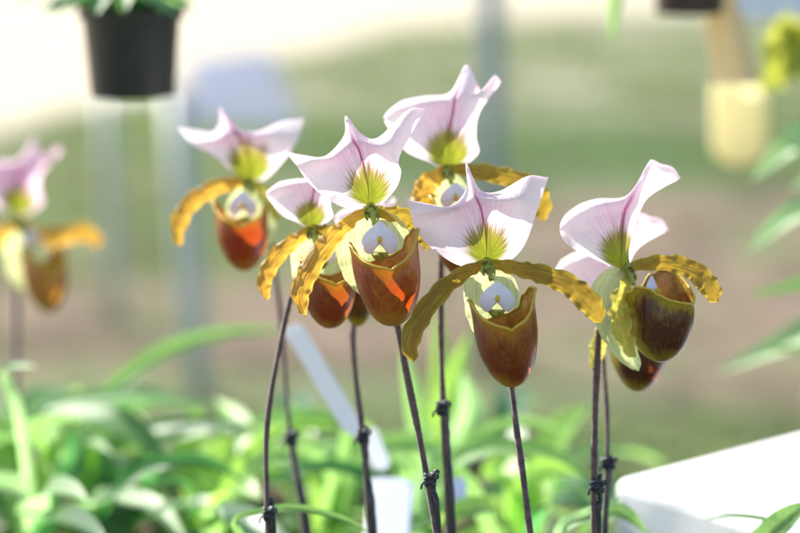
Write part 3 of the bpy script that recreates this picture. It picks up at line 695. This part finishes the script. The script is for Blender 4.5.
pleaf(rt, c, [(530,490,1.24),(555,470,1.26),(590,478,1.28)], 34, 'leaf_lime')
pleaf(rt, c, [(540,480,1.35),(560,430,1.4),(590,405,1.45)], 30, 'leaf_lime')
pleaf(rt, c, [(540,520,1.15),(560,500,1.12),(600,510,1.1)], 26, 'leaf_dark')
pleaf(rt, c, [(500,520,1.15),(470,510,1.12),(430,530,1.1)], 30, 'leaf_lime')
rosette(rt, c, 6, .10, .032, rise=.5, mats=('leaf', 'leaf_lime'))
rt, c = leafy(565, 1.0, 'small plant at the foot of the sideways orchid, pale leaf pointing up right')
pleaf(rt, c, [(562,532,1.0),(590,515,1.0),(622,497,1.02)], 17, 'leaf_pale')
pleaf(rt, c, [(590,535,1.04),(618,512,1.04),(650,535,1.04)], 22, 'leaf')
rosette(rt, c, 4, .08, .022, rise=.3, arc=(2.6, 4.8))
rt, c = leafy(700, 1.0, 'plant at the bottom right, a thin leaf lying over the white box')
c2 = c
pleaf(rt, c, [(780,545,1.0),(770,522,1.02),(730,516,1.03),(698,522,1.04)], 7, 'leaf')
pleaf(rt, c, [(760,545,.98),(785,520,.99),(812,500,1.0)], 26, 'leaf')
# filler plants at the far back of the tray
for i, (px, d, lb) in enumerate([(150, 1.5, 'farthest leafy plant of the back tray, behind the long arching leaf'), (300, 1.48, 'low leafy plant at the back of the tray behind the white label'), (500, 1.42, 'low leafy plant at the back of the tray under the front centre orchid'), (-30, 1.4, 'leafy plant in the back tray cut by the left edge of the photo')]):
    rt, c = leafy(px, d, lb); rosette(rt, c, 6, .17, .022, rise=.6, mats=('leaf', 'leaf_lime', 'leaf_dark'))
# plant at the right edge in its own pot
c = Vector((.335, 1.33, 1.03))
rt = thing('leafy_plant', 'plant at the right edge reaching pale strap leaves into the photo', 'plant', c)
for pts, w_, mt in [([(880,250,1.32),(820,140,1.34),(790,148,1.35),(750,182,1.36)], 34, 'leaf_pale'), ([(890,270,1.3),(830,215,1.32),(790,218,1.33),(748,252,1.34)], 32, 'leaf_pale'),
    ([(900,330,1.3),(850,272,1.3),(800,286,1.3),(745,297,1.3)], 20, 'leaf'), ([(900,360,1.3),(850,310,1.34),(800,338,1.36),(716,374,1.38)], 40, 'leaf_pale'), ([(900,370,1.3),(860,320,1.3),(820,345,1.3),(760,352,1.3)], 14, 'leaf'),
    ([(900,380,1.34),(850,360,1.36),(800,400,1.38)], 24, 'leaf_pale'), ([(900,300,1.36),(830,180,1.4),(790,190,1.42)], 20, 'leaf_pale')]:
    pleaf(rt, c, pts, w_, mt)
rosette(rt, c, 6, .16, .03, rise=.6, arc=(-1.5, 1.5), mats=('leaf', 'leaf_pale'))
def pot(name, c, r, h, mat, label, cat='pot', soil=True, group=None):
    m = MB(); prof = [(r*.05, 0), (r*.84, 0), (r*.86, .004), (r*.97, h*.86), (r*1.05, h*.87), (r*1.07, h), (r*.98, h), (r*.93, h*.85), (r*.75, h*.1)]
    n = 40; rows = []; uvs = []
    for q, z in prof: rows.append([Vector((c[0]+q*math.cos(2*math.pi*k/n), c[1]+q*math.sin(2*math.pi*k/n), c[2]+z)) for k in range(n)]); uvs.append([(0, 0)]*n)
    m.grid(rows, uvs, close=True)
    rt = thing(name, label, cat, Vector(c), group); ob = m.build('shell', mat, rt, smooth=True)
    for p in ob.data.polygons: p.use_smooth = True
    q = ob.modifiers.new('edge', 'EDGE_SPLIT'); q.split_angle = R(40)
    m = MB(); rows = []; uvs = []
    for q in [.01, .3, .6, .92]: rows.append([Vector((c[0]+r*q*math.cos(2*math.pi*k/n), c[1]+r*q*math.sin(2*math.pi*k/n), c[2]+h*.9+random.uniform(-.003, .003))) for k in range(n)]); uvs.append([(0, 0)]*n)
    m.grid(rows, uvs, close=True); m.build('potting_bark', M['bark'], rt)
    return rt
pot('plant_pot', (.335, 1.33, .808), .08, .23, M['pot'], 'black pot outside the right edge holding the strap leaved plant')
# yellow green flower spray at the upper right
c = Vector((.36, 1.30, 1.03))
rt = thing('flowering_plant', 'spray of small yellow green blossoms at the upper right edge', 'orchid', c)
m = MB(); sp = [c, S(850,250,1.3), S(850,120,1.45), S(836,70,1.5), S(806,42,1.5), S(780,60,1.5)]; m.tube(sp, .0016, 8, 40); m.build('stem', M['ovary'], rt)
for i in range(16):
    q = cr(sp, .66+.34*i/15)+Vector((random.uniform(-.012, .012), random.uniform(-.012, .012), random.uniform(-.014, .012)))
    m = MB(); ax = Vector((random.uniform(-1, 1), -1, random.uniform(-.5, .8))).normalized(); e1 = ax.orthogonal().normalized(); e2 = ax.cross(e1)
    for k in range(5):
        a = k*1.2566; d = e1*math.cos(a)+e2*math.sin(a); L = .011 if k else .015
        mm = leafmesh([q, q+d*L*.35+ax*.001, q+d*L*.7+ax*.002, q+d*L], .007 if k else .012, 0, .1, 8, nrm=ax)
        o_ = len(m.v); m.v += mm.v; m.uv += mm.uv; m.uv2 += mm.uv2; m.f += [tuple(x+o_ for x in f) for f in mm.f]
    m.build('blossom', M['yflower'], rt)
# ---------------------------------------------------------------- trays, bench, white box
def trough(x0, x1, y0, y1, z0, z1, label):
    rt = thing('planter_tray', label, 'planter', Vector(((x0+x1)/2, (y0+y1)/2, z0)), 'black planter trays on the wire bench')
    m = MB(); t = .004
    m.box((x0, y0, z0), (x1, y1, z0+t)); m.box((x0, y0, z0+t), (x0+t, y1, z1)); m.box((x1-t, y0, z0+t), (x1, y1, z1)); m.box((x0+t, y0, z0+t), (x1-t, y0+t, z1)); m.box((x0+t, y1-t, z0+t), (x1-t, y1, z1))
    m.build('shell', M['pot'], rt, smooth=False)
    m = MB(); n = 60; rows = []; uvs = []
    for i in range(n+1):
        rows.append([Vector((x0+t+(x1-x0-2*t)*i/n, y0+t+(y1-y0-2*t)*j/30, z1-.008+noise.noise(Vector((i*.9, j*.9, x0)))*.006)) for j in range(31)]); uvs.append([(0, 0)]*31)
    m.grid(rows, uvs); m.build('potting_bark', M['bark'], rt)
trough(-.20, .20, .80, 1.02, .808, .968, 'front black planter tray in which the flowering orchids stand')
trough(-.42, .098, 1.055, 1.50, .808, .900, 'rear black planter tray full of leafy plants')
p0, p1 = S(612, 478, 1.115), S(800, 430, 1.205)
ang = math.atan2(p1.y-p0.y, p1.x-p0.x)
rt = thing('foam_box', 'white foam box with a sunlit lid at the bottom right', 'box', Vector((p0.x+.12, 1.0, .808)))
ux = Vector((math.cos(ang), math.sin(ang), 0)); uy = Vector((-ux.y, ux.x, 0))
def rbox(m, o, a, b_, z0, z1, ins=0):
    c = [o+ux*x+uy*y+Vector((0, 0, z)) for x in (a[0]+ins, a[1]-ins) for y in (b_[0]+ins, b_[1]-ins) for z in (z0, z1)]
    k = len(m.v); m.v += c; m.uv += [(0, 0)]*8; m.uv2 += [(0, 0)]*8
    for f in ((0, 1, 3, 2), (4, 6, 7, 5), (0, 4, 5, 1), (2, 3, 7, 6), (0, 2, 6, 4), (1, 5, 7, 3)): m.f.append(tuple(k+q for q in f))
o_ = Vector((p0.x, p0.y, 0)); zt = p0.z
m = MB(); rbox(m, o_, (0, .30), (-.17, 0), .809, zt-.032, .002); m.build('body', M['white'], rt, smooth=False, bevel=.004)
m = MB(); rbox(m, o_, (0, .30), (-.17, 0), zt-.0315, zt); m.build('lid', M['white'], rt, smooth=False, bevel=.006)
bx0, bx1, by0, by1, bz = -.75, .75, .68, 1.62, .800
rt = thing('wire_bench', 'open wire mesh bench that carries the planter trays and the white box', 'bench', Vector((0, 1.15, 0)))
m = MB()
for a, b_ in (((bx0, by0), (bx1, by0)), ((bx1, by0), (bx1, by1)), ((bx1, by1), (bx0, by1)), ((bx0, by1), (bx0, by0))): m.tube([Vector((*a, bz-.01)), Vector((*b_, bz-.01))], .012, 8, 2)
m.build('frame', M['galv'], rt)
m = MB()
for i in range(1, 75): x = bx0+(bx1-bx0)*i/75; m.tube([Vector((x, by0, bz+.003)), Vector((x, by1, bz+.003))], .0013, 5, 2, cap=False)
for i in range(1, 12): y = by0+(by1-by0)*i/12; m.tube([Vector((bx0, y, bz)), Vector((bx1, y, bz))], .0016, 5, 2, cap=False)
m.build('mesh_top', M['galv'], rt)
for x in (bx0+.02, bx1-.02):
    for y in (by0+.02, by1-.02): m = MB(); m.tube([Vector((x, y, bz-.02)), Vector((x, y, 0))], .014, 10, 2); m.build('leg', M['galv'], rt)
# ---------------------------------------------------------------- labels among the leaves
def strip(pa, pb, wpx, th, name, mat, label, cat, d0, d1, tilt=Vector((0, -.8, .6))):
    a, b_ = S(*pa, d0), S(*pb, d1); T = (b_-a).normalized(); s_ = T.cross(tilt).normalized(); n_ = s_.cross(T); w_ = wpx*(d0+d1)/2/FPX/2
    m = MB(); pr = [(-1, 0), (-.9, .9), (.9, .9), (1, 0), (.9, -.9), (-.9, -.9)]
    rows = []; uvs = []
    for t, k in ((0, .55), (.02, .8), (.06, 1), (.5, 1), (.9, 1), (1, .3)):
        q = a.lerp(b_, t); rows.append([q+s_*(u*w_*k)+n_*(v*th/2) for u, v in pr]); uvs.append([(0, 0)]*6)
    m.grid(rows, uvs, close=True); o = len(m.v)-36; m.f.append(tuple(range(o, o+6))[::-1]); m.f.append(tuple(range(o+30, o+36)))
    ob = m.build(name, mat, None, org=b_, smooth=False); tag(ob, label, cat); return ob
strip((292, 326), (358, 436), 20, .001, 'plant_label', M['label'], 'long white plastic plant label leaning between the thin stems', 'label', 1.12, 1.10)
strip((368, 430), (384, 470), 18, .001, 'plant_label', M['label'], 'short white plant label right of the long leaning one', 'label', 1.14, 1.12)
strip((392, 478), (385, 560), 46, .001, 'plant_label', M['bluepaper'], 'wide pale blue label at the bottom between the stems', 'label', 1.14, 1.10)
strip((456, 478), (458, 520), 20, .001, 'plant_label', M['bluepaper'], 'small pale blue label behind the tallest orchid stem base', 'label', 1.14, 1.12)
# ---------------------------------------------------------------- hanging pots on an overhead rail
rt = thing('overhead_rail', 'overhead pipe frame above the picture from which the pots hang', 'rail', Vector((0, 1.35, 0)))
m = MB(); m.tube([Vector((-1.6, 1.35, 2.1)), Vector((1.6, 1.35, 2.1))], .012, 10, 4); m.build('pipe', M['galv'], rt)
yq = S(722, -25, 1.95).y
m = MB(); m.tube([Vector((-1.6, yq, 2.1)), Vector((1.6, yq, 2.1))], .012, 10, 4)
for x in (-1.59, 1.59): m.tube([Vector((x, 1.36, 2.1)), Vector((x, yq, 2.1))], .012, 10, 2)
m.build('pipe', M['galv'], rt)
for x in (-1.59, 1.59): m = MB(); m.tube([Vector((x, 1.35, 0)), Vector((x, 1.35, 2.09))], .016, 10, 4); m.build('leg', M['galv'], rt)
def hang_pot(px, pyb, D, wpx, hpx, mat, label, potname='hanging_pot'):
    b_ = S(px, pyb, D); r = wpx/2*D/FPX; h = hpx*D/FPX
    o = pot(potname, (b_.x, b_.y, b_.z), r/1.07, h, mat, label, 'hanging pot', group='pots hanging from the rail')
    m = MB()
    for k in range(3):
        a = k*2.094+.5; e = Vector((b_.x+r*math.cos(a), b_.y+r*math.sin(a), b_.z+h)); m.tube([e, Vector((b_.x, b_.y, 1.95))], .0009, 5, 2)
    m.tube([Vector((b_.x, b_.y, 1.945)), Vector((b_.x, (b_.y+1.35)/2, 2.05)), Vector((b_.x, 1.35, 2.114))], .0012, 6, 12)
    m.build('hanger_wire', M['galv'], o)
    return b_, r, h
b_, r, h = hang_pot(133, 95, 1.27, 106, 88, M['pot'], 'black plastic pot with a small green plant hanging at the upper left')
rt = thing('potted_greenery', 'small leafy green plant growing in the black hanging pot', 'plant', Vector((b_.x, b_.y, b_.z+h*.9)))
rosette(rt, Vector((b_.x-.006, b_.y, b_.z+h*.85)), 16, .052, .014, rise=.75, mats=('leaf_dark', 'leaf'))
rosette(rt, Vector((b_.x-.01, b_.y, b_.z+h*.86)), 10, .03, .012, rise=1.3, mats=('leaf_dark', 'leaf'))
b_, r, h = hang_pot(689, 13, 1.40, 84, 90, M['redpot'], 'dark brown pot hanging at the upper right, only its base in the photo')
rt = thing('trailing_plant', 'plant in the dark brown hanging pot with a thin green shoot drooping beside it', 'plant', Vector((b_.x, b_.y, b_.z+h*.9)))
tp = Vector((b_.x, b_.y, b_.z+h*.88))
leafmesh([tp, tp+Vector((-.03, 0, .04)), S(622, -30, 1.38), S(614, 12, 1.38), S(613, 42, 1.38)], .008, 0, .2).build('leaf', M['leaf'], rt)
rosette(rt, tp, 8, .08, .014, rise=1.2)
# yellow tag below that pot
rt = thing('yellow_tag', 'pale yellow plastic tag hanging on a tan strap below the dark brown pot', 'tag', S(738, 165, 1.95))
a = S(722, 5, 1.95); e = S(738, 82, 1.95)
m = MB(); w2 = 15*1.95/FPX
rows = [[p+Vector((-w2*k, -.0007, 0)), p+Vector((w2*k, -.0007, 0)), p+Vector((w2*k, .0007, 0)), p+Vector((-w2*k, .0007, 0))] for p, k in ((S(722,-25,1.42), .6), (S(722,5,1.42), .8), (S(726,30,1.42), 1), (S(732,60,1.42), 1), (S(737,84,1.42), 1.2))]
m.grid(rows, [[(0, 0)]*4]*5, close=True); m.build('strap', M['tan'], rt)
m = MB(); rows = []
for py, k, th in ((78, .5, .6), (82, .85, 1), (90, 1, 1), (120, 1, 1), (148, 1, 1), (158, .8, 1), (163, .5, .7), (166, .05, .1)):
    p = S(739, py, 1.95); rows.append([p+Vector((27*1.95/FPX*k*math.cos(q*math.pi/8), .008*th*math.sin(q*math.pi/8), 0)) for q in range(16)])
m.grid(rows, [[(0, 0)]*16]*8, close=True); m.build('tag_body', M['yellowtag'], rt)
q = S(722, -25, 1.95); m = MB(); m.tube([q, Vector((q.x, q.y, 2.09))], .001, 5, 2); m.build('hanger_wire', M['galv'], rt)
# pale sheet at the top right corner
m = MB(); a = S(735, -60, 1.9); q = S(830, 20, 1.9); m.box((a.x, a.y, q.z), (q.x, a.y+.006, a.z+.05)); ob = m.build('plastic_sheet', M['bluepaper'], None, org=(a.x, a.y, q.z), smooth=False)
tag(ob, 'pale blue plastic sheet in the top right corner behind the hanging tag', 'sheet')
# ---------------------------------------------------------------- things standing on the ground further back
def gp(px, py):                                        # ground point seen at px,py
    d = S(px, py, 1)-CAM; return CAM+d*(-CAM.z/d.z)
g0 = gp(492, 372); top = g0+Vector((-.03, 0, 2.6))
m = MB(); m.tube([g0-Vector((0, 0, .02)), top], .030, 16, 4); ob = m.build('steel_post', M['galv'], None, org=g0); tag(ob, 'grey blue steel post standing behind the tallest orchid', 'post')
g1 = gp(200, 402); g2 = gp(116, 322)
rt = thing('display_stand', 'pale grey stand far behind at the left with slim legs and a pale blue panel', 'stand', g1)
dist = (g1-CAM).dot(FW); t1 = S(176, 96, dist); d2 = (g2-CAM).dot(FW); t2 = S(106, 98, d2)
for p, q, rr in ((g1, t1, .030), (g2, t2, .018)):
    m = MB(); m.tube([p, q], rr, 12, 3); m.build('leg', M['paint'], rt)
m = MB(); m.tube([t1, t2], .008, 8, 2); m.build('rail', M['paint'], rt)
m = MB(); A_, B_, C_, D_ = [S(x, y, dist) for x, y in ((190, 122), (300, 128), (268, 48), (188, 60))]
m.v = [A_, B_, C_, D_, A_+Vector((0, .02, 0)), B_+Vector((0, .02, 0)), C_+Vector((0, .02, 0)), D_+Vector((0, .02, 0))]; m.uv = [(0, 0)]*8; m.uv2 = [(0, 0)]*8
m.f = [(0, 1, 2, 3), (7, 6, 5, 4), (0, 4, 5, 1), (1, 5, 6, 2), (2, 6, 7, 3), (3, 7, 4, 0)]
m.build('panel', M['lilac'], rt, smooth=False)
# ---------------------------------------------------------------- ground and grass
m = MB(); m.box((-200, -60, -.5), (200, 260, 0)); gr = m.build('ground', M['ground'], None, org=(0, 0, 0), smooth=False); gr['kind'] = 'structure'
m = MB()
def is_grass(x, y):
    if 5.0 < y < (6.6 if x < -.3 else 8.5): return random.random() < .06
    if y > 15.4+3.1*min(x, 0)+.8*max(x, 0): return False
    return noise.noise(Vector((x*.8, y*.8, 0))) > -.15
for i in range(30000):
    y = 3.6+13*random.random()**1.3; x = random.uniform(-1, 1)*(y*.24+.5)
    if not is_grass(x, y): continue
    h_ = random.uniform(.015, .05)*(1.3 if 8.6 < y < 10.5 and x > -.3 else 1); a = random.uniform(0, 6.28); w_ = random.uniform(.003, .006)*(1+y*.15); dx, dy = math.cos(a)*w_, math.sin(a)*w_
    k = len(m.v); l = Vector((random.uniform(-.4, .4)*h_, random.uniform(-.4, .4)*h_, h_))
    m.v += [Vector((x-dx, y-dy, 0)), Vector((x+dx, y+dy, 0)), Vector((x, y, 0))+l]; m.uv += [(0, 0)]*3; m.uv2 += [(0, 0)]*3; m.f.append((k, k+1, k+2))
g_ = m.build('grass', M['grass'], None, org=(0, 0, 0), smooth=False); g_['kind'] = 'stuff'; g_['label'] = 'short patchy grass growing on the ground behind the bench'; g_['category'] = 'grass'
for o in THINGS:
    if '_o' in o: del o['_o']
sc.render.engine = 'CYCLES'
